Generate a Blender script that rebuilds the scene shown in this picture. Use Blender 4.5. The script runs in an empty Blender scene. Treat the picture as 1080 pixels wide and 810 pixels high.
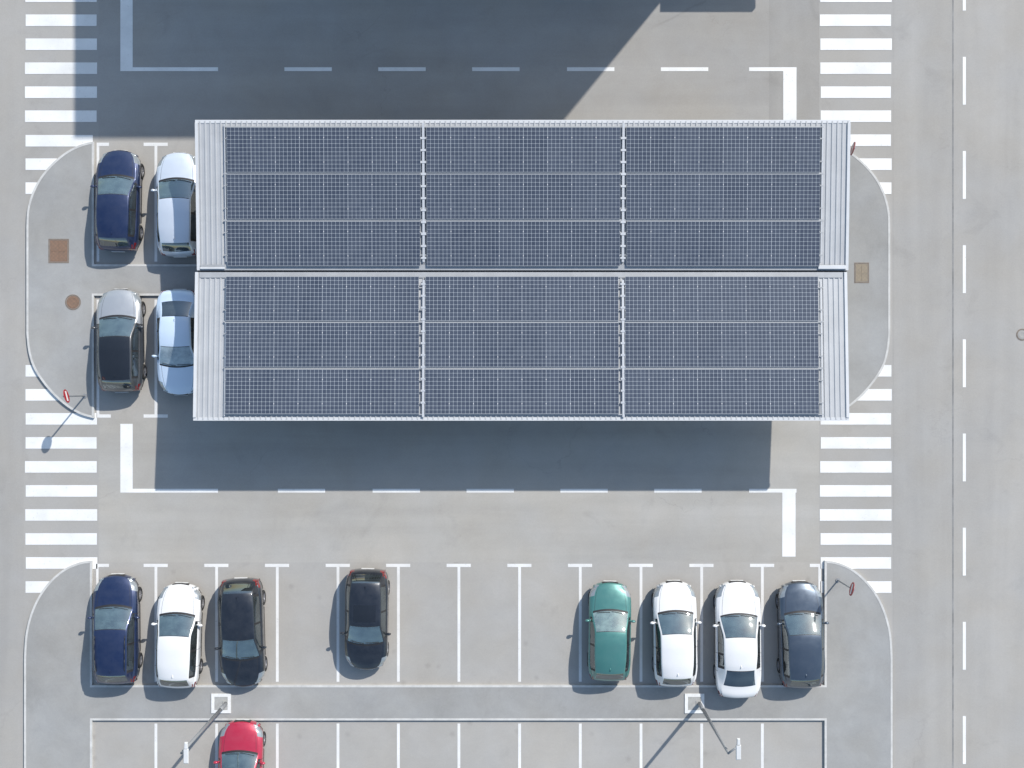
import bpy, bmesh, math, random
from mathutils import Vector, Matrix, Euler, geometry
random.seed(7)
S = 25.7; H = 50.0
def wp(px, py, z=0.0):
    f = 1 - z/H
    return ((px-540)/S*f, (405-py)/S*f, z)
col = bpy.context.scene.collection
scene = bpy.context.scene
scene.view_settings.view_transform = 'Standard'
try: scene.view_settings.look = 'None'
except Exception: pass
scene.view_settings.exposure = 0

# ------------------------------------------------------------------ materials
def newmat(name):
    m = bpy.data.materials.new(name); m.use_nodes = True
    nt = m.node_tree; nt.nodes.clear()
    out = nt.nodes.new('ShaderNodeOutputMaterial')
    return m, nt, out
def N(nt, t, **kw):
    n = nt.nodes.new(t)
    for k, v in kw.items():
        setattr(n, k, v)
    return n
def L(nt, a, b): nt.links.new(a, b)
def math_(nt, op, a, b=None, c=None):
    n = nt.nodes.new('ShaderNodeMath'); n.operation = op
    for i, v in enumerate((a, b, c)):
        if v is None: continue
        if isinstance(v, (int, float)): n.inputs[i].default_value = v
        else: nt.links.new(v, n.inputs[i])
    return n.outputs[0]
def mixc(nt, f, a, b, mode='MIX'):
    n = nt.nodes.new('ShaderNodeMix'); n.data_type = 'RGBA'; n.blend_type = mode
    for i, v in ((0, f), (6, a), (7, b)):
        if isinstance(v, (int, float)): n.inputs[i].default_value = v
        elif isinstance(v, tuple): n.inputs[i].default_value = (*v, 1) if len(v) == 3 else v
        else: nt.links.new(v, n.inputs[i])
    return n.outputs[2]
def ramp(nt, src, lo, hi, a=0.0, b=1.0):
    n = nt.nodes.new('ShaderNodeMapRange')
    nt.links.new(src, n.inputs[0])
    n.inputs[1].default_value = lo; n.inputs[2].default_value = hi
    n.inputs[3].default_value = a; n.inputs[4].default_value = b
    return n.outputs[0]
def noise(nt, vec, scale, detail=4, rough=.55, mapping=None, dist=0):
    if mapping:
        mp = N(nt, 'ShaderNodeMapping'); L(nt, vec, mp.inputs[0]); mp.inputs['Scale'].default_value = mapping
        vec = mp.outputs[0]
    n = N(nt, 'ShaderNodeTexNoise'); L(nt, vec, n.inputs['Vector'])
    n.inputs['Scale'].default_value = scale; n.inputs['Detail'].default_value = detail
    n.inputs['Roughness'].default_value = rough; n.inputs['Distortion'].default_value = dist
    return n.outputs[0]

def asphalt(name, c, streak=None, patch=.10, grain=.10, spots=0.0, cracks=0.0, streak_amt=.12):
    m, nt, out = newmat(name)
    tc = N(nt, 'ShaderNodeTexCoord'); v = tc.outputs['Object']
    b = N(nt, 'ShaderNodeBsdfPrincipled'); L(nt, b.outputs[0], out.inputs[0])
    b.inputs['Roughness'].default_value = .9; b.inputs['Specular IOR Level'].default_value = .25
    big = ramp(nt, noise(nt, v, .12, 5, .6), .3, .7, 1-patch, 1+patch)
    mid = ramp(nt, noise(nt, v, .7, 7, .7, dist=.4), .3, .7, 1-patch*.75, 1+patch*.75)
    fine = ramp(nt, noise(nt, v, 14, 5, .8), .25, .75, 1-grain, 1+grain)
    ultra = ramp(nt, noise(nt, v, 60, 2, .8), .25, .75, 1-grain, 1+grain)
    f = math_(nt, 'MULTIPLY', math_(nt, 'MULTIPLY', big, mid), math_(nt, 'MULTIPLY', fine, ultra))
    st = ramp(nt, noise(nt, v, .45, 6, .62, dist=.8), .60, .74, 1, .89)
    f = math_(nt, 'MULTIPLY', f, st)
    if streak:
        mp = (.05, .75, 1) if streak == 'x' else (.75, .05, 1)
        s = ramp(nt, noise(nt, v, 1.0, 3.5, .55, mapping=mp, dist=.35), .3, .7, 1-streak_amt, 1+streak_amt)
        f = math_(nt, 'MULTIPLY', f, s)
    if spots:
        vo = N(nt, 'ShaderNodeTexVoronoi'); L(nt, v, vo.inputs['Vector']); vo.inputs['Scale'].default_value = .9
        n2 = noise(nt, v, 5, 3)
        d = math_(nt, 'ADD', vo.outputs['Distance'], math_(nt, 'MULTIPLY', n2, .12))
        sp = ramp(nt, d, .08, .2, 1-spots, 1)
        f = math_(nt, 'MULTIPLY', f, sp)
    if cracks:
        wob = noise(nt, v, .8, 4, .6)
        va = N(nt, 'ShaderNodeVectorMath', operation='ADD'); L(nt, v, va.inputs[0]); 
        cmb = N(nt, 'ShaderNodeCombineXYZ'); L(nt, math_(nt, 'MULTIPLY', wob, 3.0), cmb.inputs[0]); L(nt, math_(nt, 'MULTIPLY', wob, 2.0), cmb.inputs[1])
        L(nt, cmb.outputs[0], va.inputs[1])
        vo = N(nt, 'ShaderNodeTexVoronoi', feature='DISTANCE_TO_EDGE'); L(nt, va.outputs[0], vo.inputs['Vector']); vo.inputs['Scale'].default_value = .16
        mask = ramp(nt, noise(nt, v, .2, 2), .5, .6)
        cr = ramp(nt, vo.outputs['Distance'], .001, .005, 1, 0)
        f = math_(nt, 'MULTIPLY', f, math_(nt, 'SUBTRACT', 1, math_(nt, 'MULTIPLY', math_(nt, 'MULTIPLY', cr, mask), cracks)))
    cc = N(nt, 'ShaderNodeVectorMath', operation='SCALE'); cc.inputs[0].default_value = c
    L(nt, f, cc.inputs[3])
    tint = noise(nt, v, .35, 3)
    warm = mixc(nt, ramp(nt, tint, .35, .65), (1.02, 1.0, .965), (.995, 1.0, 1.005))
    L(nt, mixc(nt, 1.0, cc.outputs[0], warm, 'MULTIPLY'), b.inputs['Base Color'])
    bp = N(nt, 'ShaderNodeBump'); bp.inputs['Strength'].default_value = .25; bp.inputs['Distance'].default_value = .01
    L(nt, noise(nt, v, 45, 3, .8), bp.inputs['Height']); L(nt, bp.outputs[0], b.inputs['Normal'])
    return m

def worn_paint(name, c, under, wear=.5):
    m, nt, out = newmat(name)
    tc = N(nt, 'ShaderNodeTexCoord'); v = tc.outputs['Object']
    b = N(nt, 'ShaderNodeBsdfPrincipled'); L(nt, b.outputs[0], out.inputs[0]); b.inputs['Roughness'].default_value = .7
    a = ramp(nt, noise(nt, v, 9, 8, .75), .58, .72, 0, wear)
    d = ramp(nt, noise(nt, v, .8, 5, .6), .35, .7, 1.0, .84)
    base = mixc(nt, a, c, under)
    sc = N(nt, 'ShaderNodeVectorMath', operation='SCALE'); L(nt, base, sc.inputs[0]); L(nt, d, sc.inputs[3])
    L(nt, sc.outputs[0], b.inputs['Base Color'])
    return m

def simple(name, c, rough=.5, metal=0.0, coat=0.0, dirt=.08, scale=6, spec=.5):
    m, nt, out = newmat(name)
    tc = N(nt, 'ShaderNodeTexCoord'); v = tc.outputs['Object']
    b = N(nt, 'ShaderNodeBsdfPrincipled'); L(nt, b.outputs[0], out.inputs[0])
    b.inputs['Roughness'].default_value = rough; b.inputs['Metallic'].default_value = metal
    b.inputs['Coat Weight'].default_value = coat; b.inputs['Coat Roughness'].default_value = .04
    b.inputs['Specular IOR Level'].default_value = spec
    f = ramp(nt, noise(nt, v, scale, 6, .65), .3, .7, 1-dirt, 1+dirt)
    sc = N(nt, 'ShaderNodeVectorMath', operation='SCALE'); sc.inputs[0].default_value = c; L(nt, f, sc.inputs[3])
    L(nt, sc.outputs[0], b.inputs['Base Color'])
    return m

def car_paint(name, c, metal=.35):
    m, nt, out = newmat(name)
    tc = N(nt, 'ShaderNodeTexCoord'); v = tc.outputs['Object']
    b = N(nt, 'ShaderNodeBsdfPrincipled'); L(nt, b.outputs[0], out.inputs[0])
    b.inputs['Metallic'].default_value = metal
    b.inputs['Coat Weight'].default_value = 1.0; b.inputs['Coat Roughness'].default_value = .05
    dust_haze = ramp(nt, noise(nt, v, 2.2, 6, .7), .35, .75, .0, .06)
    L(nt, mixc(nt, dust_haze, c, (.40, .41, .42)), b.inputs['Base Color'])
    L(nt, ramp(nt, noise(nt, v, 4, 4), .3, .7, .28, .42), b.inputs['Roughness'])
    return m

def glass_mat(name, tint, refl=.22, dust_haze=.10, dcol=(.35, .45, .47)):
    m, nt, out = newmat(name)
    tr = N(nt, 'ShaderNodeBsdfTransparent'); tr.inputs[0].default_value = (*tint, 1)
    gl = N(nt, 'ShaderNodeBsdfGlossy'); gl.inputs['Roughness'].default_value = .04; gl.inputs[0].default_value = (.9, .97, 1, 1)
    df = N(nt, 'ShaderNodeBsdfDiffuse'); df.inputs[0].default_value = (*dcol, 1)
    lw = N(nt, 'ShaderNodeLayerWeight'); lw.inputs[0].default_value = .25
    m1 = N(nt, 'ShaderNodeMixShader'); L(nt, ramp(nt, lw.outputs['Fresnel'], 0, 1, refl, 1), m1.inputs[0])
    L(nt, tr.outputs[0], m1.inputs[1]); L(nt, gl.outputs[0], m1.inputs[2])
    m2 = N(nt, 'ShaderNodeMixShader')
    tc = N(nt, 'ShaderNodeTexCoord')
    L(nt, ramp(nt, noise(nt, tc.outputs['Object'], 2.2, 5), .3, .7, dust_haze*.4, dust_haze*1.6), m2.inputs[0])  # pale diffuse layer: dust, plus reflection painted into bright windscreens
    L(nt, m1.outputs[0], m2.inputs[1]); L(nt, df.outputs[0], m2.inputs[2]); L(nt, m2.outputs[0], out.inputs[0])
    return m

A = .365
M_ground = asphalt('ground_asphalt', (A*1.0, A*.97, A*.925), None, .05, .06)
M_lane = asphalt('lane_asphalt', (A*1.06, A*1.025, A*.96), 'x', .065, .055, cracks=.1, streak_amt=.09)
M_lane_top = asphalt('lane_top_asphalt', (A*.96, A*.93, A*.885), 'x', .07, .06, cracks=.1, streak_amt=.07)
M_lane_top2 = asphalt('lane_top_dark_asphalt', (A*.90, A*.875, A*.835), 'y', .07, .06, streak_amt=.06)  # slightly darker strip at the right end of the top lane
M_park = asphalt('parking_asphalt', (A*1.05, A*1.015, A*.96), None, .07, .055, spots=.14)
M_road = asphalt('road_asphalt', (A*1.02, A*.985, A*.935), 'y', .055, .06, cracks=.05, streak_amt=.07)
M_road2 = asphalt('road_old_asphalt', (A*.98, A*.95, A*.905), 'y', .055, .06, cracks=.06, streak_amt=.07)
M_pave = asphalt('pavement_asphalt', (A*.89, A*.89, A*.875), None, .12, .055)
M_kerb = simple('kerb_concrete', (.54, .535, .515), .9, dirt=.15, scale=3)
M_paint = worn_paint('road_paint', (.82, .82, .80), (A, A, A*.95), .55)
M_paint2 = worn_paint('stall_paint', (.77, .765, .745), (A, A, A*.95), .75)
M_seam = simple('bitumen_seam', (.24, .24, .235), .8, dirt=.3, scale=1.5)

# ------------------------------------------------------------------ mesh helpers
def obj_from(name, verts, faces, mat=None, smooth=False, parent=None, loc=None):
    me = bpy.data.meshes.new(name); me.from_pydata([tuple(v) for v in verts], [], faces); me.update()
    if smooth: me.polygons.foreach_set('use_smooth', [True]*len(me.polygons))
    o = bpy.data.objects.new(name, me); col.objects.link(o)
    if mat: me.materials.append(mat)
    if parent: o.parent = parent
    if loc: o.location = loc
    return o
def struct(o): o['kind'] = 'structure'; return o
def empty(name, loc=(0, 0, 0), rotz=0):
    e = bpy.data.objects.new(name, None); col.objects.link(e); e.location = loc; e.rotation_euler = (0, 0, rotz); e.empty_display_size = .3
    return e
class MB:
    def __init__(s): s.v = []; s.f = []
    def quad(s, pts):
        n = len(s.v); s.v += pts; s.f.append(tuple(range(n, n+len(pts))))
    def rect(s, x0, y0, x1, y1, z):
        s.quad([(x0, y0, z), (x1, y0, z), (x1, y1, z), (x0, y1, z)])
    def hexa(s, p):
        n = len(s.v); s.v += p
        for f in ((3, 2, 1, 0), (4, 5, 6, 7), (0, 1, 5, 4), (1, 2, 6, 5), (2, 3, 7, 6), (3, 0, 4, 7)):
            s.f.append(tuple(n+i for i in f))
    def box(s, x0, y0, z0, x1, y1, z1):
        s.hexa([(x0, y0, z0), (x1, y0, z0), (x1, y1, z0), (x0, y1, z0), (x0, y0, z1), (x1, y0, z1), (x1, y1, z1), (x0, y1, z1)])
    def sbox(s, x0, x1, y0, z0, y1, z1, t):
        s.hexa([(x0, y0, z0-t), (x1, y0, z0-t), (x1, y1, z1-t), (x0, y1, z1-t), (x0, y0, z0), (x1, y0, z0), (x1, y1, z1), (x0, y1, z1)])
    def tube(s, a, b, r0, r1=None, n=16, caps=True):
        r1 = r0 if r1 is None else r1
        a = Vector(a); b = Vector(b); d = (b-a).normalized()
        u = d.orthogonal().normalized(); w = d.cross(u)
        k = len(s.v)
        for c, r in ((a, r0), (b, r1)):
            for i in range(n):
                t = 2*math.pi*i/n
                s.v.append(tuple(c+u*math.cos(t)*r+w*math.sin(t)*r))
        for i in range(n):
            j = (i+1) % n
            s.f.append((k+i, k+j, k+n+j, k+n+i))
        if caps:
            s.f.append(tuple(k+i for i in reversed(range(n)))); s.f.append(tuple(k+n+i for i in range(n)))
    def lathe(s, prof, axis='x', n=28, c=(0, 0, 0)):
        k = len(s.v); m = len(prof)
        for i in range(n):
            t = 2*math.pi*i/n
            for (a, r) in prof:
                if axis == 'x': p = (c[0]+a, c[1]+r*math.cos(t), c[2]+r*math.sin(t))
                else: p = (c[0]+r*math.cos(t), c[1]+r*math.sin(t), c[2]+a)
                s.v.append(p)
        for i in range(n):
            j = (i+1) % n
            for q in range(m-1):
                s.f.append((k+i*m+q, k+j*m+q, k+j*m+q+1, k+i*m+q+1))
    def make(s, name, mat, parent=None, smooth=False, bevel=0):
        o = obj_from(name, s.v, s.f, mat, smooth, parent)
        bm = bmesh.new(); bm.from_mesh(o.data); bmesh.ops.recalc_face_normals(bm, faces=bm.faces); bm.to_mesh(o.data); bm.free()
        if bevel:
            md = o.modifiers.new('bevel', 'BEVEL'); md.width = bevel; md.segments = 2; md.limit_method = 'ANGLE'
        return o

def prect(mb, px0, py0, px1, py1, z):
    x0, y1, _ = wp(px0, py0); x1, y0, _ = wp(px1, py1)
    mb.rect(x0, y0, x1, y1, z)

# ------------------------------------------------------------------ ground & roads
g = MB(); g.rect(-250, -250, 250, 250, 0); struct(g.make('ground', M_ground))
def patch(name, r, mat, z=.004):
    m = MB(); prect(m, *r, z); return struct(m.make(name, mat))
patch('road', (942, -1500, 1004, 2300), M_road2)
patch('road', (1004, -1500, 1330, 2300), M_road)
patch('road', (-260, -1500, 25, 2300), M_road2)
patch('road', (104, 442, 864, 593), M_lane)
patch('road', (104, -170, 811, 149), M_lane_top)
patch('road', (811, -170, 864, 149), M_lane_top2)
patch('parking_lot', (99, 593, 869, 722), M_park)
patch('parking_lot', (98, 759, 869, 900), M_park)
patch('parking_lot', (101, 149, 869, 279), M_park)
patch('parking_lot', (101, 312, 869, 442), M_park)
m = MB(); prect(m, 1004.3, -1500, 1005.8, 2300, .008); struct(m.make('road_seam', M_seam))

# pavement islands
def catmull(pts, n=4):
    res = []
    for i in range(len(pts)-1):
        p0 = pts[max(i-1, 0)]; p1 = pts[i]; p2 = pts[i+1]; p3 = pts[min(i+2, len(pts)-1)]
        for k in range(n):
            t = k/n
            res.append(tuple(.5*((2*p1[a])+(-p0[a]+p2[a])*t+(2*p0[a]-5*p1[a]+4*p2[a]-p3[a])*t*t+(-p0[a]+3*p1[a]-3*p2[a]+p3[a])*t**3) for a in (0, 1)))
    res.append(pts[-1]); return res
cu1 = catmull([(100, 150), (88, 152.5), (72, 160), (57, 172), (44, 187), (35, 204), (30, 222), (29, 240)])
cu2 = catmull([(29, 352), (31, 370), (36, 387), (46, 403), (58, 417), (72, 429), (86, 437), (100, 441)])
left = cu1+cu2
mirr = lambda P: [(967-x, y) for x, y in reversed(P)]
upper = left+[(100, 312), (867, 312)]+mirr(left)+[(867, 279), (100, 279)]
cl = catmull([(98, 591), (86, 592.5), (70, 599), (55, 611), (42, 628), (33, 648), (28, 670), (26.5, 695)])+[(26.5, 900)]
lower = cl+[(98, 900), (98, 759), (869, 759), (869, 900)]+mirr(cl)+[(869, 722), (98, 722)]
def island(poly):
    P = [Vector(wp(x, y)[:2]) for x, y in poly]
    ar = sum(P[i].x*P[(i+1) % len(P)].y-P[(i+1) % len(P)].x*P[i].y for i in range(len(P)))
    if ar < 0: P.reverse()
    n = len(P); w = .085; Q = []
    for i in range(n):
        d1 = (P[i]-P[i-1]).normalized(); d2 = (P[(i+1) % n]-P[i]).normalized()
        n1 = Vector((-d1.y, d1.x)); n2 = Vector((-d2.y, d2.x))
        mm = (n1+n2); mm /= max(mm.length, 1e-6); k = w/max(mm.dot(n1), .35)
        Q.append(P[i]+mm*k)
    kb = MB()
    for i in range(n):
        j = (i+1) % n
        a, b, c, d = P[i], P[j], Q[j], Q[i]
        kb.quad([(a.x, a.y, .12), (b.x, b.y, .12), (c.x, c.y, .12), (d.x, d.y, .12)])
        kb.quad([(a.x, a.y, -.02), (b.x, b.y, -.02), (b.x, b.y, .12), (a.x, a.y, .12)])
        kb.quad([(d.x, d.y, .05), (c.x, c.y, .05), (c.x, c.y, .12), (d.x, d.y, .12)])
    struct(kb.make('kerb', M_kerb))
    r = geometry.delaunay_2d_cdt(Q, [], [list(range(n))], 1, 1e-5)
    vs, fs = r[0], r[2]
    out = []
    for f in fs:
        a, b, c = (vs[k] for k in f[:3])
        if (b-a).cross(c-a) < 0: f = list(reversed(f))
        out.append(tuple(f))
    struct(obj_from('pavement', [(v.x, v.y, .112) for v in vs], out, M_pave))
island(upper); island(lower)

# ------------------------------------------------------------------ markings
ZM = .010
def marking(name, rects, mat=M_paint):
    m = MB()
    for r in rects: prect(m, *r, ZM)
    return struct(m.make(name, mat))
cy = [-4+25.3*i for i in range(0, 9)]
cy2 = [391+25.33*i for i in range(0, 10)]
def jt(a): return a+random.uniform(-.6, .6)
marking('zebra_crossing', [(jt(27), y-6, jt(102.5), y+6.2) for y in cy if y < 140]+[(27, y-6, 60, y+6.2) for y in cy if y > 160]+[(27, 142.4, 98, 154.6)])
marking('zebra_crossing', [(jt(865), y-6, jt(940), y+6.2) for y in cy])
marking('zebra_crossing', [(jt(27), y-6, jt(102.5), y+6.2) for y in cy2[2:9]]+[(27, y-6, 75, y+6.2) for y in cy2[:2]]+[(27, cy2[9]-6, 60, cy2[9]+6.2)])
marking('zebra_crossing', [(jt(865), y-6, jt(940), y+6.2) for y in cy2])
marking('lane_line', [(1015.3, y, 1018.6, y+50.5) for y in [60+99.3*i for i in range(-8, 18)]])
for (y, xs, blk1, blk2, x1) in ((71, [300, 399, 498, 598, 697], (127, -40, 140, 71), (826, 75, 840, 128), 230),
                            (515.5, [293, 393, 492, 591, 690], (127, 447, 140, 515.5), (825, 519.5, 839, 587), 230)):
    marking('lane_line', [(127, y, x1, y+4), (790, y, 840, y+4)]+[(x, y, x+50, y+4) for x in xs]+[blk1, blk2])
stall = [164.5, 228.5, 292.5, 356.5, 420.2, 484, 548, 612, 676, 740, 804]
R = []
for x in stall:
    R.append((x-1.5, 598, x+1.5, 719)); R.append((x-13, 594.6, x+12.5, 598))
R += [(101.5, 598, 104, 719), (101.5, 594.6, 115, 598), (854, 594.6, 866, 598), (863, 598, 866, 719)]
marking('stall_line', R, M_paint2)
marking('stall_line', [(x-1.5, 763, x+1.5, 900) for x in stall], M_paint2)
R = []
for x in stall:
    R += [(x-1.5, 154, x+1.5, 276), (x-13, 150.5, x+12.5, 154), (x-1.5, 316, x+1.5, 437), (x-13, 437, x+12.5, 440.5)]
R += [(102, 154, 104.8, 276), (102, 150.5, 115, 154), (102, 316, 104.8, 437), (102, 437, 117, 440.5)]
marking('stall_line', R, M_paint2)

# manhole covers
def manhole_mat(name, c, c2):
    m, nt, out = newmat(name)
    tc = N(nt, 'ShaderNodeTexCoord'); v = tc.outputs['Object']
    b = N(nt, 'ShaderNodeBsdfPrincipled'); L(nt, b.outputs[0], out.inputs[0]); b.inputs['Roughness'].default_value = .8
    ch = N(nt, 'ShaderNodeTexChecker'); L(nt, v, ch.inputs[0]); ch.inputs['Scale'].default_value = 12
    f = mixc(nt, math_(nt, 'MULTIPLY', ch.outputs['Fac'], .35), c, c2)
    L(nt, mixc(nt, ramp(nt, noise(nt, v, 7, 5), .4, .7, 0, .6), f, c2), b.inputs['Base Color']); return m
M_rust = manhole_mat('rusty_iron', (.245, .15, .10), (.16, .115, .085))
M_tan = manhole_mat('tan_iron', (.29, .24, .175), (.22, .19, .15))
M_frame = simple('cover_frame', (.20, .165, .135), .8, dirt=.2)
def cover_square(px, py, w, h, mat, label, z=.112):
    x, y, _ = wp(px, py); e = empty('manhole_cover', (x, y, z)); w /= 2*S; h /= 2*S
    m = MB(); t = .05
    m.box(-w-t, -h-t, -.02, -w, h+t, .008); m.box(w, -h-t, -.02, w+t, h+t, .008); m.box(-w, -h-t, -.02, w, -h, .008); m.box(-w, h, -.02, w, h+t, .008)
    m.make('frame', M_frame, e)
    m = MB(); m.box(-w+.01, -h+.01, -.02, w-.01, h-.01, .005)
    m.box(-w+.06, -.012, .005, w-.06, .012, .012); m.box(-.012, -h+.06, .005, .012, h-.06, .0125)
    m.make('lid', mat, e); e['label'] = label; e['category'] = 'manhole cover'; e['group'] = 'covers set in the pavement'
def cover_round(px, py, r, mat, label, z=.112):
    x, y, _ = wp(px, py); e = empty('manhole_cover', (x, y, z)); r /= S
    m = MB(); m.lathe([(-.02, r), (.008, r), (.008, r+.05), (-.02, r+.05)], 'z', 32); m.make('frame', M_frame, e)
    m = MB(); m.lathe([(.005, 0.001), (.005, r-.12), (.010, r-.11), (.010, r-.05), (.005, r-.04), (.005, r-.01), (-.02, r-.01)], 'z', 32); m.make('lid', mat, e)
    e['label'] = label; e['category'] = 'manhole cover'; e['group'] = 'covers set in the pavement'
cover_square(63, 265, 19, 23, M_rust, 'rusty square iron manhole cover set in the grey pavement')
cover_round(78, 319, 7, M_rust, 'rusty round iron manhole cover set in the grey pavement')
cover_square(908, 288, 13, 19, M_tan, 'small tan square manhole cover in the pavement island')
cover_round(1078, 353, 5, simple('grey_iron', (.34, .33, .31), .8), 'grey round iron cover set in the asphalt road', .006)

# ------------------------------------------------------------------ solar canopy
M_steel = simple('white_coated_steel', (.60, .61, .62), .45, .0, .1, dirt=.05, scale=2)
M_flash = simple('grey_flashing', (.38, .39, .40), .5, .1, dirt=.08, scale=2)
M_sheet = simple('grey_roof_sheet', (.46, .47, .48), .5, .15, .0, dirt=.07, scale=1.2)
M_rail = simple('aluminium_rail', (.60, .61, .62), .4, .3, dirt=.05)
M_dark = simple('dark_gutter', (.13, .13, .135), .6)
PW, PD = 7.40, 1.715
def panel_mat():
    m, nt, out = newmat('solar_cells')
    tc = N(nt, 'ShaderNodeTexCoord'); sp = N(nt, 'ShaderNodeSeparateXYZ'); L(nt, tc.outputs['Object'], sp.inputs[0])
    u = math_(nt, 'MULTIPLY', math_(nt, 'ADD', sp.outputs[0], PW/2), 48/PW)
    v = math_(nt, 'MULTIPLY', math_(nt, 'ADD', sp.outputs[1], PD/2), 11/PD)
    fu = math_(nt, 'ABSOLUTE', math_(nt, 'SUBTRACT', math_(nt, 'FRACT', u), .5))
    fv = math_(nt, 'ABSOLUTE', math_(nt, 'SUBTRACT', math_(nt, 'FRACT', v), .5))
    lu = math_(nt, 'GREATER_THAN', fu, .455); lv = math_(nt, 'GREATER_THAN', fv, .455)
    dia = math_(nt, 'GREATER_THAN', math_(nt, 'ADD', fu, fv), .85)
    fm = math_(nt, 'ABSOLUTE', math_(nt, 'SUBTRACT', math_(nt, 'FRACT', math_(nt, 'DIVIDE', u, 6)), .5))
    lm = math_(nt, 'GREATER_THAN', fm, .490)
    fw = math_(nt, 'ABSOLUTE', math_(nt, 'SUBTRACT', math_(nt, 'DIVIDE', v, 11), .5))
    lw = math_(nt, 'GREATER_THAN', fw, .490)
    line = math_(nt, 'MAXIMUM', lu, lv)
    dotm = math_(nt, 'MULTIPLY', math_(nt, 'GREATER_THAN', fm, .485), math_(nt, 'LESS_THAN', math_(nt, 'ABSOLUTE', math_(nt, 'SUBTRACT', fw, .27)), .013))
    cb = N(nt, 'ShaderNodeCombineXYZ'); L(nt, math_(nt, 'FLOOR', u), cb.inputs[0]); L(nt, math_(nt, 'FLOOR', v), cb.inputs[1])
    oi = N(nt, 'ShaderNodeObjectInfo'); L(nt, math_(nt, 'MULTIPLY', oi.outputs['Random'], 50), cb.inputs[2])
    wn = N(nt, 'ShaderNodeTexWhiteNoise'); L(nt, cb.outputs[0], wn.inputs['Vector'])
    cb2 = N(nt, 'ShaderNodeCombineXYZ'); L(nt, math_(nt, 'FLOOR', math_(nt, 'DIVIDE', u, 6)), cb2.inputs[0]); L(nt, math_(nt, 'MULTIPLY', oi.outputs['Random'], 50), cb2.inputs[1])
    wn2 = N(nt, 'ShaderNodeTexWhiteNoise'); L(nt, cb2.outputs[0], wn2.inputs['Vector'])
    cell = mixc(nt, math_(nt, 'MULTIPLY_ADD', wn.outputs['Value'], .5, math_(nt, 'MULTIPLY', wn2.outputs['Value'], .5)), (.034, .045, .072), (.058, .072, .104))
    dust_haze = ramp(nt, noise(nt, tc.outputs['Object'], 1.3, 6, .7), .35, .8, 0, .08)
    cell = mixc(nt, dust_haze, cell, (.32, .33, .33))
    c = mixc(nt, line, cell, (.28, .31, .34)); c = mixc(nt, dia, c, (.33, .36, .39))
    c = mixc(nt, lm, c, (.35, .38, .41)); c = mixc(nt, lw, c, (.34, .36, .38)); c = mixc(nt, dotm, c, (.62, .62, .62))
    b = N(nt, 'ShaderNodeBsdfPrincipled'); L(nt, c, b.inputs['Base Color']); b.inputs['Roughness'].default_value = .35
    b.inputs['Coat Weight'].default_value = .6; b.inputs['Coat Roughness'].default_value = .1
    L(nt, b.outputs[0], out.inputs[0]); return m
M_cells = panel_mat()

canopy = empty('solar_canopy', (wp(550, 286, 3.1)[0], 4.34, .112))
cx0, cyv, cz0 = canopy.location
XL, XR = -12.14-cx0, 12.92-cx0
YT, YB = 10.08-cyv, -1.38-cyv
ZV, ZE = 3.08-cz0, 3.40-cz0
def roofz(y): return ZV+(ZE-ZV)*abs(y)/YT
XH = {1: (XL+.04, XR), -1: (XL-.03, XR-.05)}
for sgn in (1, -1):
    xl, xr = XH[sgn]
    m = MB(); xs = []; x = xl+.02; per = .20
    while x < xr-.02:
        for dx, dz in ((0, 0), (.09, 0), (.115, .03), (.155, .03), (.18, 0)):
            if x+dx < xr-.02: xs.append((x+dx, dz))
        x += per
    y0, y1 = sgn*.035, (YT-.03 if sgn > 0 else YB+.03)
    n = len(xs); 
    for yy in (y0, y1):
        for (x, dz) in xs: m.v.append((x, yy, roofz(yy)+dz))
    for i in range(n-1): m.f.append((i, i+1, n+i+1, n+i))
    m.make('roof_sheet', M_sheet, canopy)
    y = YT if sgn > 0 else YB
    m = MB(); ya, yb = sorted((y-sgn*.10, y+sgn*.02)); m.box(xl-.02, ya, ZE-.20, xr+.02, yb, ZE+.015); m.make('fascia', M_steel, canopy)
    for x, x0, x1 in ((xl, xl-.02, xl+.09), (xr, xr-.09, xr+.02)):
        m = MB(); ye = YT-.101 if sgn > 0 else YB+.101
        m.sbox(x0, x1, sgn*.035, ZV+.06, ye, ZE+.055, .22); m.make('verge_trim', M_steel, canopy)
m = MB()
m.box(XL, -.06, ZV-.14, XR, .06, ZV-.12); m.box(XL, -.075, ZV-.14, XR, -.06, ZV-.02); m.box(XL, .06, ZV-.14, XR, .075, ZV-.02)
m.make('gutter', M_dark, canopy)
m = MB(); m.box(XR-1.15, .08, ZV+.06, XR-.1, .22, ZV+.12); m.make('cable_tray', M_steel, canopy, bevel=.01)
m = MB(); m.box(XL+.15, .08, ZV+.06, XL+1.1, .15, ZV+.10); m.make('cable_tray', M_steel, canopy, bevel=.01)
m = MB()
m.sbox(XL+.15, XR-.12, .038, ZV+.045, .25, ZV+.058, .01); m.sbox(XL+.12, XR-.19, -.25, ZV+.058, -.038, ZV+.045, .01); m.make('valley_flashing', M_flash, canopy)
ang = math.atan2(ZE-ZV, YT)
mb = MB(); mb.box(-PW/2, -PD/2, -.02, PW/2, PD/2, .02)
first = None
bx = [(240, 443), (450.5, 653.5), (661, 864.5)]
rows = [(134.5, 181.5), (184, 231), (233.5, 280.5), (291.5, 338.5), (340.5, 387), (389.5, 436.5)]
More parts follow.
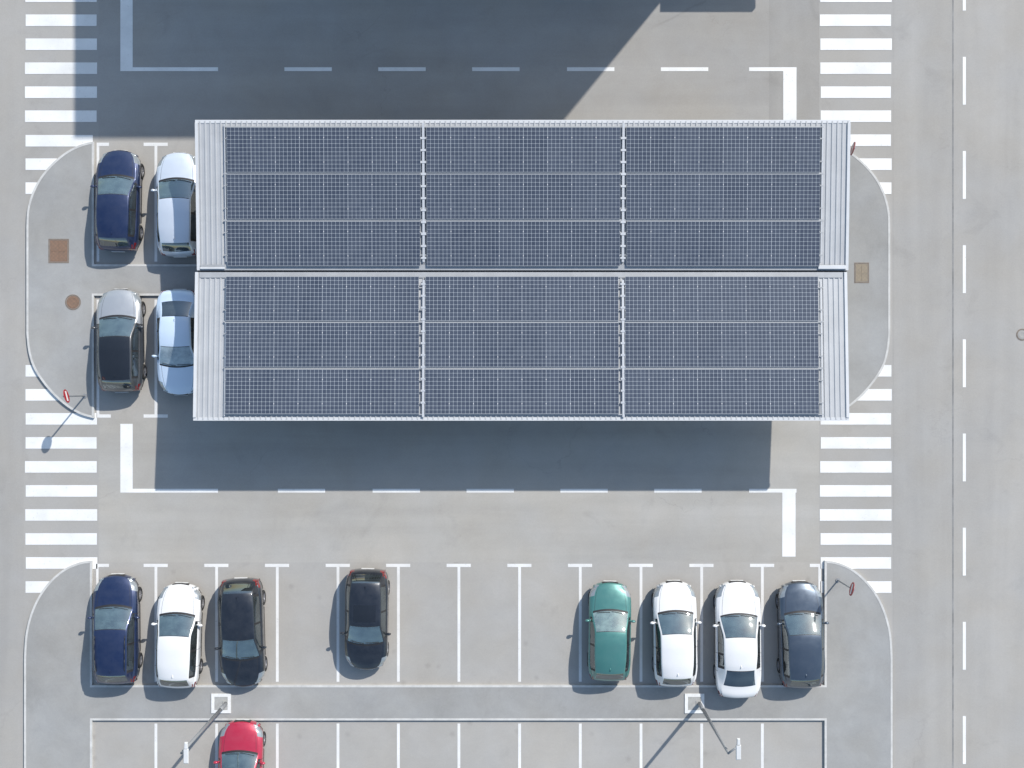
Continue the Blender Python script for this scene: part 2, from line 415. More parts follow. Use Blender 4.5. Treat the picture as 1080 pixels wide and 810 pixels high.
for ri, (ya, yb) in enumerate(rows):
    off = 0 if ri < 3 else -1.5
    yw = wp(540, (ya+yb)/2, 3.36)[1]-cyv
    z = roofz(yw)+.125
    yw = wp(540, (ya+yb)/2, z+cz0)[1]-cyv
    for (xa, xb) in bx:
        xw = wp((xa+xb)/2+off, 0, z+cz0)[0]-cx0
        if first is None:
            o = mb.make('solar_panel', M_cells, canopy); first = o
        else:
            o = first.copy(); col.objects.link(o); o.parent = canopy
        o.location = (xw, yw, z); o.rotation_euler = (ang if yw > 0 else -ang, 0, 0)
    m = MB(); x0 = wp(236, 0, z+cz0)[0]-cx0; x1 = wp(868.5, 0, z+cz0)[0]-cx0
    for q in (-.51, -.25, .25, .51):
        y = yw+q*PD
        zz = roofz(y)+.10
        if abs(y) < .3 or y > YT-.1 or y < YB+.1: continue
        m.box(x0, y-.02, zz-.05, x1, y+.02, zz)
    m.make('mounting_rail', M_flash, canopy)
for px in (446.7, 657.2):
    m = MB(); x = wp(px, 0, 3.3)[0]-cx0
    m.sbox(x-.045, x+.045, .35, roofz(.35)+.115, YT-.12, ZE+.11, .03); m.sbox(x-.045, x+.045, -.35, roofz(.35)+.115, YB+.12, ZE+.11, .03)
    k = .5
    while k < 5.5:
        for s in (1, -1): m.box(x-.10, s*k-.04, roofz(k)+.10, x+.10, s*k+.04, roofz(k)+.13)
        k += .455
    m.make('cover_strip', M_rail, canopy)
for px in (237.8, 866.5):
    m = MB(); x = wp(px, 0, 3.3)[0]-cx0
    m.sbox(x-.02, x+.02, .35, roofz(.35)+.09, YT-.15, ZE+.09, .03); m.sbox(x-.02, x+.02, -.35, roofz(.35)+.09, YB+.15, ZE+.09, .03)
    m.make('edge_strip', M_rail, canopy)
M_frameS = simple('galvanised_steel', (.38, .39, .40), .5, .3)
for k in range(5):
    x = XL+1.4+k*(XR-XL-2.8)/4
    m = MB(); m.box(x-.11, -.13, .0, x-.095, .13, ZV-.3); m.box(x+.095, -.13, .0, x+.11, .13, ZV-.3); m.box(x-.095, -.01, 0, x+.095, .01, ZV-.3); m.box(x-.2, -.2, 0, x+.2, .2, .025)
    m.make('column', M_frameS, canopy)
    m = MB()
    for s in (1, -1):
        m.hexa([(x-.07, 0, ZV-.55), (x+.07, 0, ZV-.55), (x+.07, s*5.4, ZE-.30), (x-.07, s*5.4, ZE-.30), (x-.07, 0, ZV-.26), (x+.07, 0, ZV-.26), (x+.07, s*5.4, roofz(5.4)-.16), (x-.07, s*5.4, roofz(5.4)-.16)])
    m.make('rafter', M_frameS, canopy)
for y in (-4.8, -3.4, -2.0, -.7, .7, 2.0, 3.4, 4.8):
    m = MB(); m.box(XL+.15, y-.04, roofz(y)-.15, XR-.15, y+.04, roofz(y)-.02); m.make('purlin', M_frameS, canopy)
canopy['label'] = 'long carport canopy with butterfly roof covered in blue solar panels'; canopy['category'] = 'solar carport'

# ------------------------------------------------------------------ office building beyond the aisle (casts the large shadow)
M_wall = simple('render_wall', (.45, .44, .42), .85, dirt=.05)
M_win = simple('window_glass', (.03, .05, .07), .08, .0, 1)
el = math.radians(41.4); kk = 1/math.tan(el); sx, sy = -.634*kk, -.773*kk
BH = 12.0
yb0 = (405-146)/S-sy*BH; bxr = (579-540)/S-sx*BH; bxl = (78-540)/S-sx*BH
bld = empty('office_building', ((bxl+bxr)/2, yb0, 0)); hw = (bxr-bxl)/2
m = MB(); m.box(-hw, 0, 0, hw, 16, BH); m.make('wall', M_wall, bld)
m = MB(); m.box(-hw+.25, .25, BH, hw-.25, 15.75, BH+.02); m.make('roof', simple('roof_gravel', (.25, .25, .24), .9), bld)
wm = None
for fl in range(3):
    for k in range(9):
        x = -hw+1.5+k*(2*hw-3)/8.0
        if wm is None:
            m = MB(); m.box(-.7, -.05, 0, .7, .0, 1.7); m.box(-.78, -.08, -.08, .78, -.0, -.001); wm = o = m.make('window', M_win, bld)
        else:
            o = wm.copy(); col.objects.link(o); o.parent = bld
        o.location = (x, -.004, 1.2+fl*3.8)
cxl = (696-540)/S-sx*3-bld.location.x; cxr = (793-540)/S-sx*3-bld.location.x
cyb = (405-13)/S-sy*3-yb0
m = MB(); m.box(cxl, cyb, 2.8, cxr, -.001, 3.0); m.make('entrance_canopy', M_wall, bld)
m = MB(); m.box(cxl+.2, cyb+.2, 0, cxl+.35, cyb+.35, 2.8); m.make('post', M_frameS, bld)
m = MB(); m.box(cxr-.35, cyb+.2, 0, cxr-.2, cyb+.35, 2.8); m.make('post', M_frameS, bld)
bld['label'] = 'three storey rendered office building beside the car park'; bld['category'] = 'building'

# ------------------------------------------------------------------ cars
def pch(keys):
    keys = sorted(keys); X = [k[0] for k in keys]; Y = [k[1] for k in keys]; n = len(X)
    d = [(Y[i+1]-Y[i])/(X[i+1]-X[i]) for i in range(n-1)]
    mm = [d[0]]+[0 if d[i-1]*d[i] <= 0 else 2*d[i-1]*d[i]/(d[i-1]+d[i]) for i in range(1, n-1)]+[d[-1]]
    def f(x):
        if x <= X[0]: return Y[0]
        if x >= X[-1]: return Y[-1]
        for i in range(n-1):
            if x <= X[i+1]: break
        h = X[i+1]-X[i]; t = (x-X[i])/h
        return (2*t**3-3*t**2+1)*Y[i]+(t**3-2*t**2+t)*h*mm[i]+(-2*t**3+3*t**2)*Y[i+1]+(t**3-t**2)*h*mm[i+1]
    return f
HATCH = dict(L=4.2, f=1.82, r=-1.95, cowl=.80, rf=.05, rr=-1.56, re=-1.87, wf=1.28, wr=-1.28,
    zc=[(1.82, .70), (1.6, .80), (1.2, .91), (.95, .96), (.82, .985), (.78, 1.0), (.4, 1.21), (.05, 1.395), (-.05, 1.425), (-.45, 1.475), (-1.0, 1.465), (-1.5, 1.40), (-1.58, 1.37), (-1.87, 1.05), (-1.95, .95)],
    zt=[(1.82, .66), (1.6, .755), (1.2, .86), (.82, .93), (.78, .94), (.4, 1.15), (.05, 1.335), (-.05, 1.36), (-.45, 1.40), (-1.0, 1.39), (-1.5, 1.31), (-1.58, 1.28), (-1.87, 1.0), (-1.95, .91)],
    wt=[(1.82, .56), (1.6, .67), (1.2, .75), (.82, .77), (.78, .765), (.4, .70), (.05, .635), (-.45, .635), (-1.0, .625), (-1.5, .59), (-1.87, .62), (-1.95, .62)],
    zb=[(1.82, .64), (1.6, .73), (1.2, .82), (.8, .89), (0, .93), (-1.4, .98), (-1.8, .95), (-1.95, .87)],
    wb=[(1.82, .63), (1.6, .745), (1.2, .81), (.5, .82), (-1.2, .81), (-1.65, .75), (-1.95, .68)],
    wm=[(1.82, .70), (1.7, .80), (1.45, .865), (1.2, .88), (.5, .875), (-.5, .875), (-1.2, .88), (-1.6, .85), (-1.85, .79), (-1.95, .73)],
    bow=[(1.82, .20), (1.2, .17), (.8, .17), (.05, .09), (-.5, .01), (-1.5, -.05), (-1.95, -.08)])
SEDAN = dict(L=4.5, f=1.97, r=-2.10, cowl=.88, rf=.12, rr=-1.02, re=-1.62, wf=1.38, wr=-1.32,
    zc=[(1.97, .68), (1.7, .79), (1.2, .90), (.92, .955), (.86, .975), (.5, 1.17), (.12, 1.345), (.02, 1.375), (-.4, 1.43), (-.8, 1.41), (-1.02, 1.36), (-1.62, 1.08), (-1.68, 1.065), (-2.0, 1.02), (-2.10, .95)],
    zt=[(1.97, .64), (1.7, .745), (1.2, .85), (.92, .91), (.86, .92), (.5, 1.11), (.12, 1.29), (.02, 1.31), (-.4, 1.35), (-.8, 1.33), (-1.02, 1.28), (-1.62, 1.02), (-1.68, 1.01), (-2.0, .97), (-2.10, .91)],
    wt=[(1.97, .56), (1.7, .68), (1.2, .76), (.9, .775), (.86, .77), (.5, .70), (.12, .625), (-.4, .625), (-1.02, .59), (-1.62, .68), (-1.68, .70), (-2.0, .66), (-2.10, .60)],
    zb=[(1.97, .62), (1.7, .72), (1.2, .82), (.8, .88), (0, .92), (-1.3, .97), (-1.9, .95), (-2.10, .88)],
    wb=[(1.97, .63), (1.7, .75), (1.2, .82), (.5, .83), (-1.2, .825), (-1.7, .79), (-2.10, .67)],
    wm=[(1.97, .70), (1.85, .80), (1.55, .875), (1.2, .89), (.5, .885), (-.5, .885), (-1.2, .89), (-1.7, .86), (-2.0, .78), (-2.10, .72)],
    bow=[(1.97, .20), (1.2, .17), (.88, .17), (.12, .09), (-.5, .01), (-1.02, -.05), (-1.62, -.12), (-2.10, -.09)])

M_black = simple('black_plastic', (.025, .025, .027), .5, dirt=.2)
M_tyre = simple('tyre_rubber', (.025, .025, .025), .85, dirt=.2)
M_rim = simple('alloy_rim', (.5, .5, .52), .3, .8)
M_seat = simple('seat_fabric', (.09, .095, .10), .9, dirt=.2)
M_dash = simple('dashboard_plastic', (.07, .075, .08), .7, dirt=.1)
M_head = simple('headlamp_lens', (.32, .35, .37), .12, .3, 1)
M_tail = simple('tail_lamp_lens', (.20, .012, .012), .2, 0, .6)
M_plate = simple('plate_white', (.7, .7, .68), .4)
M_gw = glass_mat('windscreen_glass', (.50, .64, .64), .24, .15, (.34, .50, .53))
M_gwl = glass_mat('pale_windscreen_glass', (.50, .62, .62), .35, .50, (.52, .64, .70))  # heavy pale layer paints a sky reflection into this windscreen
M_gwt = glass_mat('green_windscreen_glass', (.50, .62, .58), .24, .36, (.42, .58, .55))
M_gs = glass_mat('tinted_side_glass', (.22, .27, .28), .18, .08, (.30, .36, .38))
M_gr = glass_mat('rear_glass', (.16, .21, .22), .20, .07, (.30, .36, .38))

def wheel_meshes():
    t = MB(); r = .315
    t.lathe([(-.10, .20), (-.105, .27), (-.085, r-.01), (-.05, r), (.05, r), (.085, r-.01), (.105, .27), (.10, .20), (-.10, .20)], 'x', 32)
    tyre = t.make('tyre', M_tyre, smooth=True)
    t = MB(); t.lathe([(-.095, .205), (.085, .205), (.085, .185), (-.02, .175), (-.095, .205)], 'x', 32)
    for k in range(5):
        a = 2*math.pi*k/5; ca, sa = math.cos(a), math.sin(a); pa, pb = -sa, ca
        def pt(x, rr, w): return (x, ca*rr+pa*w, sa*rr+pb*w)
        t.hexa([pt(.03, .03, -.03), pt(.03, .03, .03), pt(.05, .185, .022), pt(.05, .185, -.022), pt(.06, .03, -.03), pt(.06, .03, .03), pt(.075, .185, .022), pt(.075, .185, -.022)])
    t.lathe([(.03, .001), (.065, .001), (.07, .03), (.06, .045), (.03, .045)], 'x', 20)
    rim = t.make('rim', M_rim)
    t = MB(); t.lathe([(-.03, .001), (-.03, .14), (-.01, .14), (.02, .12), (.02, .001)], 'x', 24)
    hub = t.make('wheel', M_frameS)
    return hub, tyre, rim
HUB, TYRE, RIM = wheel_meshes()
hubme, tyreme, rimme = HUB.data, TYRE.data, RIM.data
for o in (HUB, TYRE, RIM): bpy.data.objects.remove(o)

def make_car(px, py, Lm, Wm, color, kind='hatch', rot=0.0, label='', metal=.35, roofmat=None, hs=1.0, rails=False, sunroof=False, gw=None, front=None, group='cars parked in the car park', zref=.75):
    T = HATCH if kind == 'hatch' else SEDAN
    x, y, _ = wp(px, py, zref)
    z0 = .004
    car = empty('parked_car', (x, y, z0), math.radians(rot))
    car['label'] = label; car['category'] = 'car'; car['group'] = group
    paint = car_paint('paint_'+label.split()[0], color, metal)
    paint2 = car_paint('front_sheen_paint', front, metal) if front else paint
    ks = Lm/T['L']; kw = Wm/1.76
    F = {k: pch(T[k]) for k in ('zc', 'zt', 'wt', 'zb', 'wb', 'wm', 'bow')}
    f, r, cowl, rf, rr, re, wf, wr = (T[k] for k in ('f', 'r', 'cowl', 'rf', 'rr', 're', 'wf', 'wr'))
    sp = [f, cowl+.055, cowl+.035, cowl, cowl-.03, rf+.02, rf, rr, rr-.02, re, re+.02, cowl-.22, -.50, -.42, rr+.12, rr+.02, .62, .635, -.455, -.467, -1.13, -1.142, wf+.36, wf-.36, wr+.36, wr-.36, f-.38, f-.05, r+.30]
    s = f-.055
    while s > r: sp.append(s); s -= .075
    sp.append(r); sp = sorted(set(round(q, 3) for q in sp), reverse=True)
    q = [sp[0]]
    for v in sp[1:]:
        if q[-1]-v > .009: q.append(v)
    sp = [v for v in q if v >= r]
    stations = [(f, .07, .30), (f, .085, .42), (f, .08, .55), (f, .055, .63), (f, .03, .68)]
    st = [(a, d, zl) for a, d, zl in stations]+[(a, 0, 9) for a in sp]+[(r, -.03, .86), (r, -.06, .78), (r, -.07, .60), (r, -.075, .42), (r, -.05, .30)]
    Tt = [0, .2, .4, .6, .76, .84, .855, .91, .94, 1.0]
    Gg = [.10, .16, .5, .92, 1.0]
    Bb = 8
    cols = len(Tt)+len(Gg)+Bb
    half = []
    for (a, d, zl) in st:
        zc, zt, wt, zb, wb, wm_, bow = (F[k](a) for k in ('zc', 'zt', 'wt', 'zb', 'wb', 'wm', 'bow'))
        row = []
        for t in Tt: row.append((wt*t, zc-(zc-zt)*t**2.4))
        for g_ in Gg:
            row.append((wt+(wb-wt)*g_+.02*math.sin(math.pi*g_)*(1 if zt-zb > .15 else 0), zt+(zb-zt)*g_))
        prof = [(.45, zb-.015), (.8, zb-.06), (1.0, zb-.15), (1.0, zb-.27), (.985, .52), (.97, .42), (.975, .31), (.90, .22)]
        for (k, z) in prof: 
            xx = wb+(wm_-wb)*k if k < 1 and z > .53 else wm_*k
            row.append((xx, min(z, zb-.01)))
        for c_, sw in ((0, wf), (1, wr)):
            ds = abs(a-sw)*ks
            if ds < .37:
                az = .31+math.sqrt(.37**2-ds**2)
                row = [(xx, (z if z > az or i < len(Tt)+len(Gg) else az)) for i, (xx, z) in enumerate(row)]
        out = []
        for (xx, z) in row:
            z2 = min(z, zl)
            Y = a+d+bow*(1-(min(xx/wm_, 1))**2)
            if zl < 1 and z < zl: Y -= d*.25
            out.append((xx*kw, Y*ks, z2*hs))
        half.append(out)
    nc = 2*cols-1
    verts = []
    for row in half:
        for j in range(cols-1, 0, -1): verts.append((-row[j][0], row[j][1], row[j][2]))
        for j in range(cols): verts.append(row[j])
    nf = len(stations)
    parts = {}
    for i in range(len(st)-1):
        a = (st[i][0]+st[i+1][0])/2; front_ring = i < nf; rear_ring = i >= nf+len(sp)-1
        for c in range(nc-1):
            side = -1 if c < cols-1 else 1
            j = (cols-2-c) if side < 0 else (c-(cols-1))
            idx = (i*nc+c, i*nc+c+1, (i+1)*nc+c+1, (i+1)*nc+c)
            cls = 'body'
            nT = len(Tt)-1; nG = len(Gg)
            if j < nT:
                t = (Tt[j]+Tt[j+1])/2
                if front_ring:
                    if i <= 2 and t < .6: cls = 'grille'
                    elif i >= 3 and t > .86: cls = ('headlight', side)
                elif rear_ring: cls = ('tail_light', side) if (i-(nf+len(sp)-1)) in (1, 2) and t > .86 else 'body'
                elif a > cowl+.045:
                    if a > f-.34 and t > .94: cls = ('headlight', side)
                    elif .84 < t < .855: cls = 'seal'
                    elif t < .84: cls = 'hood'
                elif a > cowl: cls = 'seal' if t < .94 else 'body'
                elif a > rf:
                    cls = 'windshield' if t < .94 and cowl-.03 > a > rf+.02 else ('seal' if t < .94 else 'body')
                elif a > rr:
                    cls = 'roof' if t < .94 else 'body'
                elif a > re:
                    cls = 'rear_window' if (t < .91 and rr-.02 > a) else 'seal' if t < .91 else 'body'
                    if a > rr-.02 and kind == 'hatch': cls = 'body'
                else:
                    cls = 'body'
            elif j < nT+nG:
                gi = j-nT
                if front_ring and i >= 3: cls = ('headlight', side)
                elif rear_ring and (i-(nf+len(sp)-1)) in (0, 1, 2): cls = ('tail_light', side)
                elif a > f-.36: cls = ('headlight', side)
                elif a < r+.14 and gi >= 3: cls = ('tail_light', side)
                elif rr+.12 < a < cowl-.22 and 1 <= gi <= 3:
                    if -.50 < a < -.42: cls = 'seal'
                    else: cls = ('side_window', side, a > -.46)
                elif rr+.02 < a < cowl-.14 and 1 <= gi <= 4: cls = 'seal'
            else:
                bi = j-nT-nG
                if bi <= 2 and a > f-.32 and not front_ring: cls = ('headlight', side)
                elif front_ring and i >= 3 and bi < 2: cls = ('headlight', side)
                elif bi <= 2 and a < r+.2 and bi >= 1: cls = ('tail_light', side)
                elif bi >= 6: cls = 'trim'
                elif (.62 < a < .635 or -.467 < a < -.455 or -1.142 < a < -1.13) and bi < 6: cls = 'seal'
            if front and cls == 'body' and a > .62: cls = 'front_wing'
            parts.setdefault(cls, []).append(idx)
    def emit(name, faces, mat):
        used = sorted({k for f_ in faces for k in f_}); mp = {k: n for n, k in enumerate(used)}
        vs = [verts[k] for k in used]; fs = [tuple(mp[k] for k in reversed(f_)) for f_ in faces]
        o = obj_from(name, vs, fs, mat, True, car)
        bm = bmesh.new(); bm.from_mesh(o.data); bmesh.ops.remove_doubles(bm, verts=bm.verts, dist=.0004)
        bm.to_mesh(o.data); bm.free(); return o
    for cls, fs in parts.items():
        nm = cls if isinstance(cls, str) else cls[0]
        mat = {'body': paint, 'hood': paint2, 'front_wing': paint2, 'roof': roofmat or paint, 'windshield': gw or M_gw, 'rear_window': M_gr, 'side_window': M_gs, 'headlight': M_head, 'tail_light': M_tail}.get(nm, M_black)
        nm2 = {'seal': 'window_seal', 'trim': 'sill_trim', 'roof': 'roof', 'hood': 'bonnet'}.get(nm, nm)
        o = emit(nm2, fs, mat)
    W2 = .88*kw
    m = MB(); m.box(-W2+.24, (r+.02)*ks, .20, W2-.24, (f+.05)*ks, .42); 
    m.box(-W2+.06, (wr+.40)*ks, .20, W2-.06, (wf-.40)*ks, .34)
    m.make('underbody', M_black, car)
    m = MB(); m.hexa([(-W2+.12, (wf-.42)*ks, .40), (W2-.12, (wf-.42)*ks, .40), (W2-.12, (cowl-.02)*ks, .40), (-W2+.12, (cowl-.02)*ks, .40),
                     (-W2+.14, (cowl-.44)*ks, .86*hs), (W2-.14, (cowl-.44)*ks, .86*hs), (W2-.14, (cowl-.0)*ks, .90*hs), (-W2+.14, (cowl-.0)*ks, .90*hs)])
    m.box(-.62*kw, (cowl-.5)*ks, .80*hs, -.15*kw, (cowl-.43)*ks, .90*hs)
    m.make('dashboard', M_dash, car, bevel=.03)
    for sxx in (-.37, .37):
        m = MB(); yb_ = -.42*ks
        m.box((sxx-.24)*kw, yb_, .43, (sxx+.24)*kw, yb_+.5, .58)
        m.hexa([((sxx-.23)*kw, yb_-.12, .45), ((sxx+.23)*kw, yb_-.12, .45), ((sxx+.23)*kw, yb_+.05, .45), ((sxx-.23)*kw, yb_+.05, .45), ((sxx-.21)*kw, yb_-.30, 1.05*hs), ((sxx+.21)*kw, yb_-.30, 1.05*hs), ((sxx+.21)*kw, yb_-.18, 1.05*hs), ((sxx-.21)*kw, yb_-.18, 1.05*hs)])
        m.box((sxx-.12)*kw, yb_-.31, 1.08*hs, (sxx+.12)*kw, yb_-.20, 1.24*hs)
        m.make('seat', M_seat, car, bevel=.04)
    m = MB(); m.box(-.62*kw, -1.25*ks, .43, .62*kw, -.78*ks, .62); m.box(-.60*kw, -1.42*ks, .45, .60*kw, -1.25*ks, 1.02*hs); m.make('seat', M_seat, car, bevel=.04)
    m = MB(); m.box(-.66*kw, (rr+.02 if kind == 'hatch' else re+.05)*ks, .86*hs, .66*kw, -1.44*ks+.0 if kind == 'hatch' else -1.12*ks, .90*hs); m.make('parcel_shelf', M_dash, car)
    m = MB(); cxs, cys, czs = -.37*kw, (cowl-.58)*ks, .90*hs
    R_ = .18
    for i in range(20):
        a1, a2 = 2*math.pi*i/20, 2*math.pi*(i+1)/20
        p = lambda a: (cxs+R_*math.cos(a), cys+R_*math.sin(a)*.5, czs+R_*math.sin(a)*.85)
        m.tube(p(a1), p(a2), .014, n=6, caps=False)
    m.tube((cxs-R_, cys, czs), (cxs+R_, cys, czs), .018, n=6); m.make('steering_wheel', M_black, car, smooth=True)
    for sw in (wf, wr):
        for sd in (-1, 1):
            h = bpy.data.objects.new('wheel', hubme); t_ = bpy.data.objects.new('tyre', tyreme); rm = bpy.data.objects.new('rim', rimme)
            for o in (h, t_, rm): col.objects.link(o)
            h.parent = car; t_.parent = h; rm.parent = h
            h.location = (sd*(W2-.118), sw*ks, .315); h.rotation_euler = (0, 0, math.pi if sd < 0 else 0)
    for sd in (-1, 1):
        bm = bmesh.new(); bmesh.ops.create_uvsphere(bm, u_segments=16, v_segments=10, radius=1)
        for v in bm.verts:
            v.co = Vector((v.co.x*.10, v.co.y*.075*(1.0 if v.co.y > 0 else .55), v.co.z*.075))
        bmesh.ops.translate(bm, verts=bm.verts, vec=(sd*(W2+.06), (cowl-.30)*ks, .98*hs))
        r_ = bmesh.ops.create_cube(bm, size=1)['verts']
        for v in r_: v.co = Vector((v.co.x*.16+sd*(W2-.04), v.co.y*.06+(cowl-.28)*ks, v.co.z*.035+.945*hs))
        me = bpy.data.meshes.new('mirror'); bm.to_mesh(me); bm.free(); me.materials.append(paint)
        me.polygons.foreach_set('use_smooth', [True]*len(me.polygons))
        o = bpy.data.objects.new('mirror', me); col.objects.link(o); o.parent = car
    for x0_, x1_ in ((-.55, -.02), (.05, .60)):
        m = MB()
        pts = []
        for k in range(5):
            xx = (x0_+(x1_-x0_)*k/4)*kw; t = abs(xx)/kw/.76
            s_ = cowl-.05-.03*k/4
            zz = F['zc'](s_)-(F['zc'](s_)-F['zt'](s_))*t**2.4
            pts.append((xx, (s_+F['bow'](s_)*(1-(xx/kw/.88)**2))*ks, zz*hs+.018))
        for k in range(4): m.tube(pts[k], pts[k+1], .010, n=6)
        m.make('wiper', M_black, car)
    yf = (f+.085+.20)*ks; yr_ = (r-.075+F['bow'](r))*ks
    m = MB(); m.box(-.26, yf-.01, .36, .26, yf+.012, .47); m.make('number_plate', M_plate, car)
    m = MB(); m.box(-.26, yr_-.015, .50*hs, .26, yr_+.01, .61*hs); m.make('number_plate', M_plate, car)
    for sd in (-1, 1):
        for s_ in (-.28, -1.0):
            xh = sd*(F['wm'](s_)*kw+.004)
            m = MB(); m.box(min(xh, xh-sd*.03), s_*ks-.08, .76*hs, max(xh, xh-sd*.03), s_*ks+.08, .79*hs)
            o = m.make('door_handle', paint, car)
    sa = rr+.14; zr = (F['zc'](sa))*hs
    m = MB(); m.hexa([(-.025, sa*ks-.08, zr-.01), (.025, sa*ks-.08, zr-.01), (.02, sa*ks+.09, zr-.01), (-.02, sa*ks+.09, zr-.01), (-.006, sa*ks-.07, zr+.05), (.006, sa*ks-.07, zr+.05), (.004, sa*ks-.02, zr+.045), (-.004, sa*ks-.02, zr+.045)])
    m.make('antenna', roofmat or paint, car)
    if rails:
        for sd in (-1, 1):
            m = MB(); pts = [(sd*F['wt'](s_)*.93*kw, s_*ks, F['zt'](s_)*hs+zz) for s_, zz in ((rf-.15, .02), (rf-.3, .06), (-.6, .07), (-1.0, .07), (rr+.22, .06), (rr+.1, .02))]
            for k in range(5): m.tube(pts[k], pts[k+1], .016, n=8)
            m.make('roof_rail', M_black, car, smooth=True)
    if sunroof:
        vs = []; fs = []
        n1, n2 = 6, 6
        for i in range(n1+1):
            s_ = rf-.16-(.62)*i/n1
            for j in range(n2+1):
                t = -.70+1.4*j/n2; wt_ = F['wt'](s_)
                vs.append((wt_*t*kw, (s_+F['bow'](s_)*(1-(wt_*t/.88)**2))*ks, (F['zc'](s_)-(F['zc'](s_)-F['zt'](s_))*abs(t)**2.4)*hs+.006))
        for i in range(n1):
            for j in range(n2): k = i*(n2+1)+j; fs.append((k, k+n2+1, k+n2+2, k+1))
        obj_from('sunroof', vs, fs, M_gloss, True, car)
    return car
M_gloss = simple('gloss_black', (.014, .016, .020), .08, 0, 1, dirt=.1)
CN = (.013, .028, .088); CB = (.014, .018, .027)
CARS = [
 (124, 211, 4.12, 1.76, CN, 'hatch', -1.0, 'navy blue hatchback parked beside the carport canopy', .4, None, 1.0, False, False, None),
 (188, 215, 4.25, 1.76, (.68, .74, .82), 'hatch', 0.8, 'silver hatchback parked partly under the solar canopy', .3, None, 1.0, False, False, None),
 (126, 359, 4.20, 1.80, (.075, .08, .088), 'hatch', 1.0, 'dark hatchback with sun sheen painted on bonnet parked beside the canopy', .4, M_gloss, 1.0, False, False, None, (.44, .46, .48)),  # bonnet and wings coloured lighter for the sun's reflection on them
 (188.5, 361, 4.28, 1.74, (.66, .79, .94), 'sedan', 180, 'pale blue car parked nose out partly under the canopy', .1, None, 1.0, False, False, M_gwl),
 (122, 664, 4.40, 1.80, CN, 'hatch', 0.5, 'navy blue estate car parked in the open bay', .4, None, 1.06, True, False, None),
 (188, 671, 4.22, 1.76, (.77, .77, .765), 'hatch', -1.5, 'white hatchback parked beside a navy car', 0, None, 1.03, False, False, None),
 (254.5, 668, 4.42, 1.80, CB, 'hatch', 181.5, 'black estate car reversed into its bay', .3, None, 1.0, False, False, None),
 (386.5, 654, 4.10, 1.74, CB, 'hatch', 179, 'black hatchback standing alone between empty bays', .3, None, 1.0, False, True, None),
 (643, 666.5, 4.0, 1.72, (.065, .215, .195), 'hatch', -1.0, 'teal green hatchback parked in the open bay', .3, None, 1.0, False, False, M_gwt),
 (712, 669, 4.25, 1.76, (.77, .77, .765), 'hatch', 0.5, 'white hatchback parked beside a teal car', 0, None, 1.03, False, False, None),
 (778.5, 675, 4.70, 1.82, (.76, .76, .755), 'sedan', 0, 'white saloon car with dark rear window', 0, None, 1.0, False, False, None),
 (845.5, 670, 4.30, 1.80, (.07, .095, .13), 'hatch', 1.0, 'dark slate blue hatchback parked by the pavement', .5, None, 1.0, False, False, None),
 (253.5, 816, 4.20, 1.78, (.46, .018, .055), 'hatch', -1.0, 'red hatchback parked in the far row of bays', .2, None, 1.0, False, False, None),
]
for c in CARS: make_car(*c)

# ------------------------------------------------------------------ street lamps
M_pole = simple('lamp_pole_steel', (.30, .31, .32), .5, .3)
M_conc = simple('lamp_base_concrete', (.38, .38, .36), .9, dirt=.15)
M_wbase = simple('white_painted_edge', (.74, .74, .72), .6, dirt=.1)
M_lhead = simple('lamp_head_shell', (.62, .63, .63), .45, dirt=.05)
for (px, py, hx, hy) in ((234, 741, 196, 794), (732, 741, 779, 790)):
    x, y, _ = wp(px, py); lamp = empty('street_lamp', (x, y, .112)); hz = 6.9
    X, Y, _ = wp(hx, hy, hz); X -= x; Y -= y; h = hz-.112
    ox = .2
    m = MB(); w = .40; t = .13
    m.box(-w, -w, -.03, -w+t, w, .04); m.box(w-t, -w, -.03, w, w, .04); m.box(-w+t, -w, -.03, w-t, -w+t, .04); m.box(-w+t, w-t, -.03, w-t, w, .04); m.make('base_frame', M_wbase, lamp)
    m = MB(); m.box(-w+t+.002, -w+t+.002, -.03, w-t-.002, w-t-.002, .03); m.box(ox-.14, -.12, .03, ox+.06, .12, .05); m.make('footing', M_conc, lamp)
    m = MB(); m.tube((ox, 0, .05), (ox, 0, 1.0), .08, .08); m.tube((ox, 0, 1.0), (ox, 0, h-.06), .07, .05)
    m.tube((ox, 0, h-.06), (X, Y+.1, h-.03), .038, .032)
    m.make('pole', M_pole, lamp, smooth=True)
    m = MB()
    m.hexa([(X-.095, Y-.40, h-.05), (X+.095, Y-.40, h-.05), (X+.095, Y+.14, h-.05), (X-.095, Y+.14, h-.05), (X-.075, Y-.37, h+.01), (X+.075, Y-.37, h+.01), (X+.08, Y+.12, h+.02), (X-.08, Y+.12, h+.02)])
    m.hexa([(X-.07, Y+.142, h-.05), (X+.07, Y+.142, h-.05), (X+.06, Y+.38, h-.05), (X-.06, Y+.38, h-.05), (X-.055, Y+.142, h+.03), (X+.055, Y+.142, h+.03), (X+.045, Y+.35, h+.03), (X-.045, Y+.35, h+.03)])
    m.make('lamp_head', M_lhead, lamp, bevel=.012)
    m = MB(); m.box(X-.06, Y-.32, h-.062, X+.06, Y+.1, h-.052); m.make('lamp_lens', M_head, lamp)
    lamp['label'] = 'tall steel street lamp on the pavement strip between bays'; lamp['category'] = 'street lamp'; lamp['group'] = 'street lamps between the parking rows'

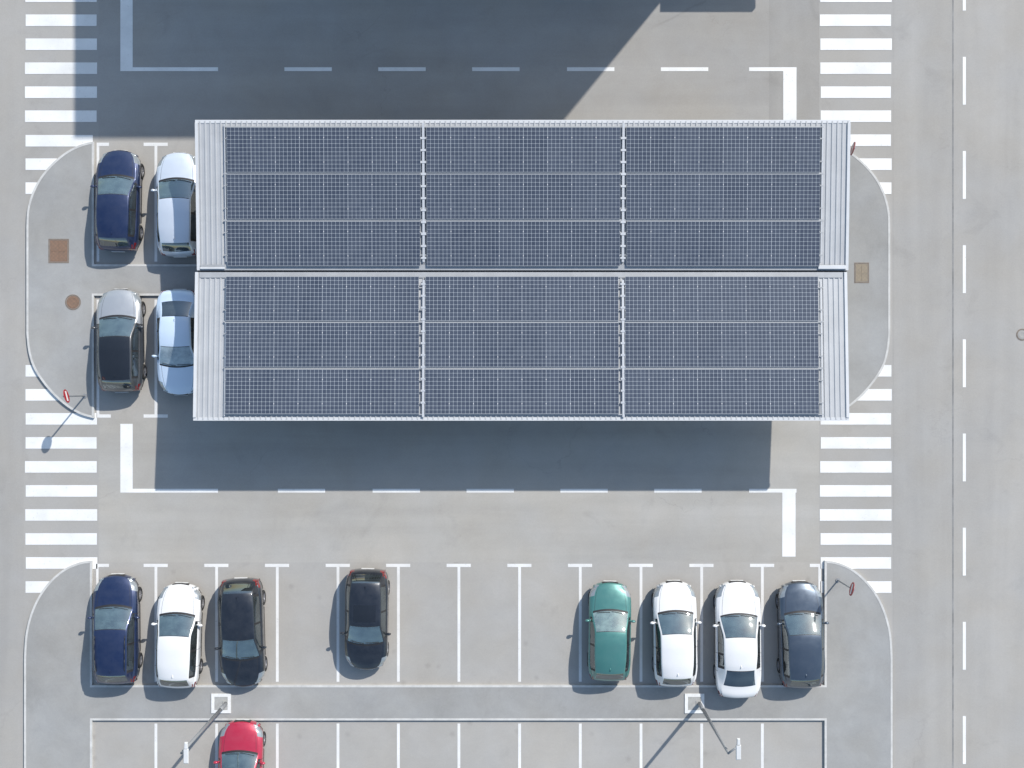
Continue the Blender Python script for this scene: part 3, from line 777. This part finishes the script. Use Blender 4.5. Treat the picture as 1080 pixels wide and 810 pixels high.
# ------------------------------------------------------------------ no entry signs
M_red = simple('sign_red', (.38, .022, .03), .4, dirt=.05)
M_wht = simple('sign_white', (.75, .75, .75), .4, dirt=.03)
M_sback = simple('sign_back_grey', (.35, .36, .37), .5)
for (px, py, face) in ((69, 418, 1), (899.5, 621.5, -1), (900.5, 157, -1)):
    zc_ = 2.3; x, y, _ = wp(px, py, zc_); e = empty('no_entry_sign', (x, y, .112)); hz = zc_-.112
    tilt = face*.25
    e.rotation_euler = (0, 0, tilt)
    m = MB(); m.tube((0, 0, 0), (0, 0, hz+.22), .032, n=12); m.tube((0, 0, 0), (0, 0, .03), .09, n=16); m.make('post', M_pole, e, smooth=False)
    m = MB(); a, b = face*.036, face*.05
    m.tube((a, 0, hz), (b, 0, hz), .27, n=36); m.make('sign_plate', M_red, e)
    m = MB(); m.tube((face*.032, 0, hz), (face*.0355, 0, hz), .275, n=36); m.make('sign_back', M_sback, e)
    m = MB(); m.box(min(face*.050, face*.056), -.20, hz-.065, max(face*.050, face*.056), .20, hz+.065); m.make('white_bar', M_wht, e)
    e['label'] = 'round red no entry sign with white bar on post'; e['category'] = 'road sign'; e['group'] = 'no entry signs on the pavement islands'

# ------------------------------------------------------------------ light
w = bpy.data.worlds.new('World'); scene.world = w; w.use_nodes = True
nt = w.node_tree; nt.nodes.clear()
out = nt.nodes.new('ShaderNodeOutputWorld'); bg = nt.nodes.new('ShaderNodeBackground'); sk = nt.nodes.new('ShaderNodeTexSky')
sk.sky_type = 'NISHITA'; sk.sun_disc = False; sk.sun_elevation = el; sk.sun_rotation = math.atan2(.634, .773)
sk.air_density = 1.5; sk.ozone_density = 2.2; sk.dust_density = 1.0
bg.inputs[1].default_value = .15
nt.links.new(sk.outputs[0], bg.inputs[0]); nt.links.new(bg.outputs[0], out.inputs[0])
sun = bpy.data.lights.new('sun', 'SUN'); sun.energy = 4.4; sun.angle = math.radians(.6); sun.color = (1, .955, .89)
so = bpy.data.objects.new('sun', sun); col.objects.link(so)
d = Vector((-.634*math.cos(el), -.773*math.cos(el), -math.sin(el)))
so.rotation_euler = d.to_track_quat('-Z', 'Y').to_euler(); so.location = (30, 40, 50)

cam = bpy.data.cameras.new('camera'); co = bpy.data.objects.new('camera', cam); col.objects.link(co)
co.location = (0, 0, H); co.rotation_euler = (0, 0, 0); cam.sensor_width = 36; cam.lens = 36*H/(1080/S); cam.clip_end = 1000
scene.camera = co
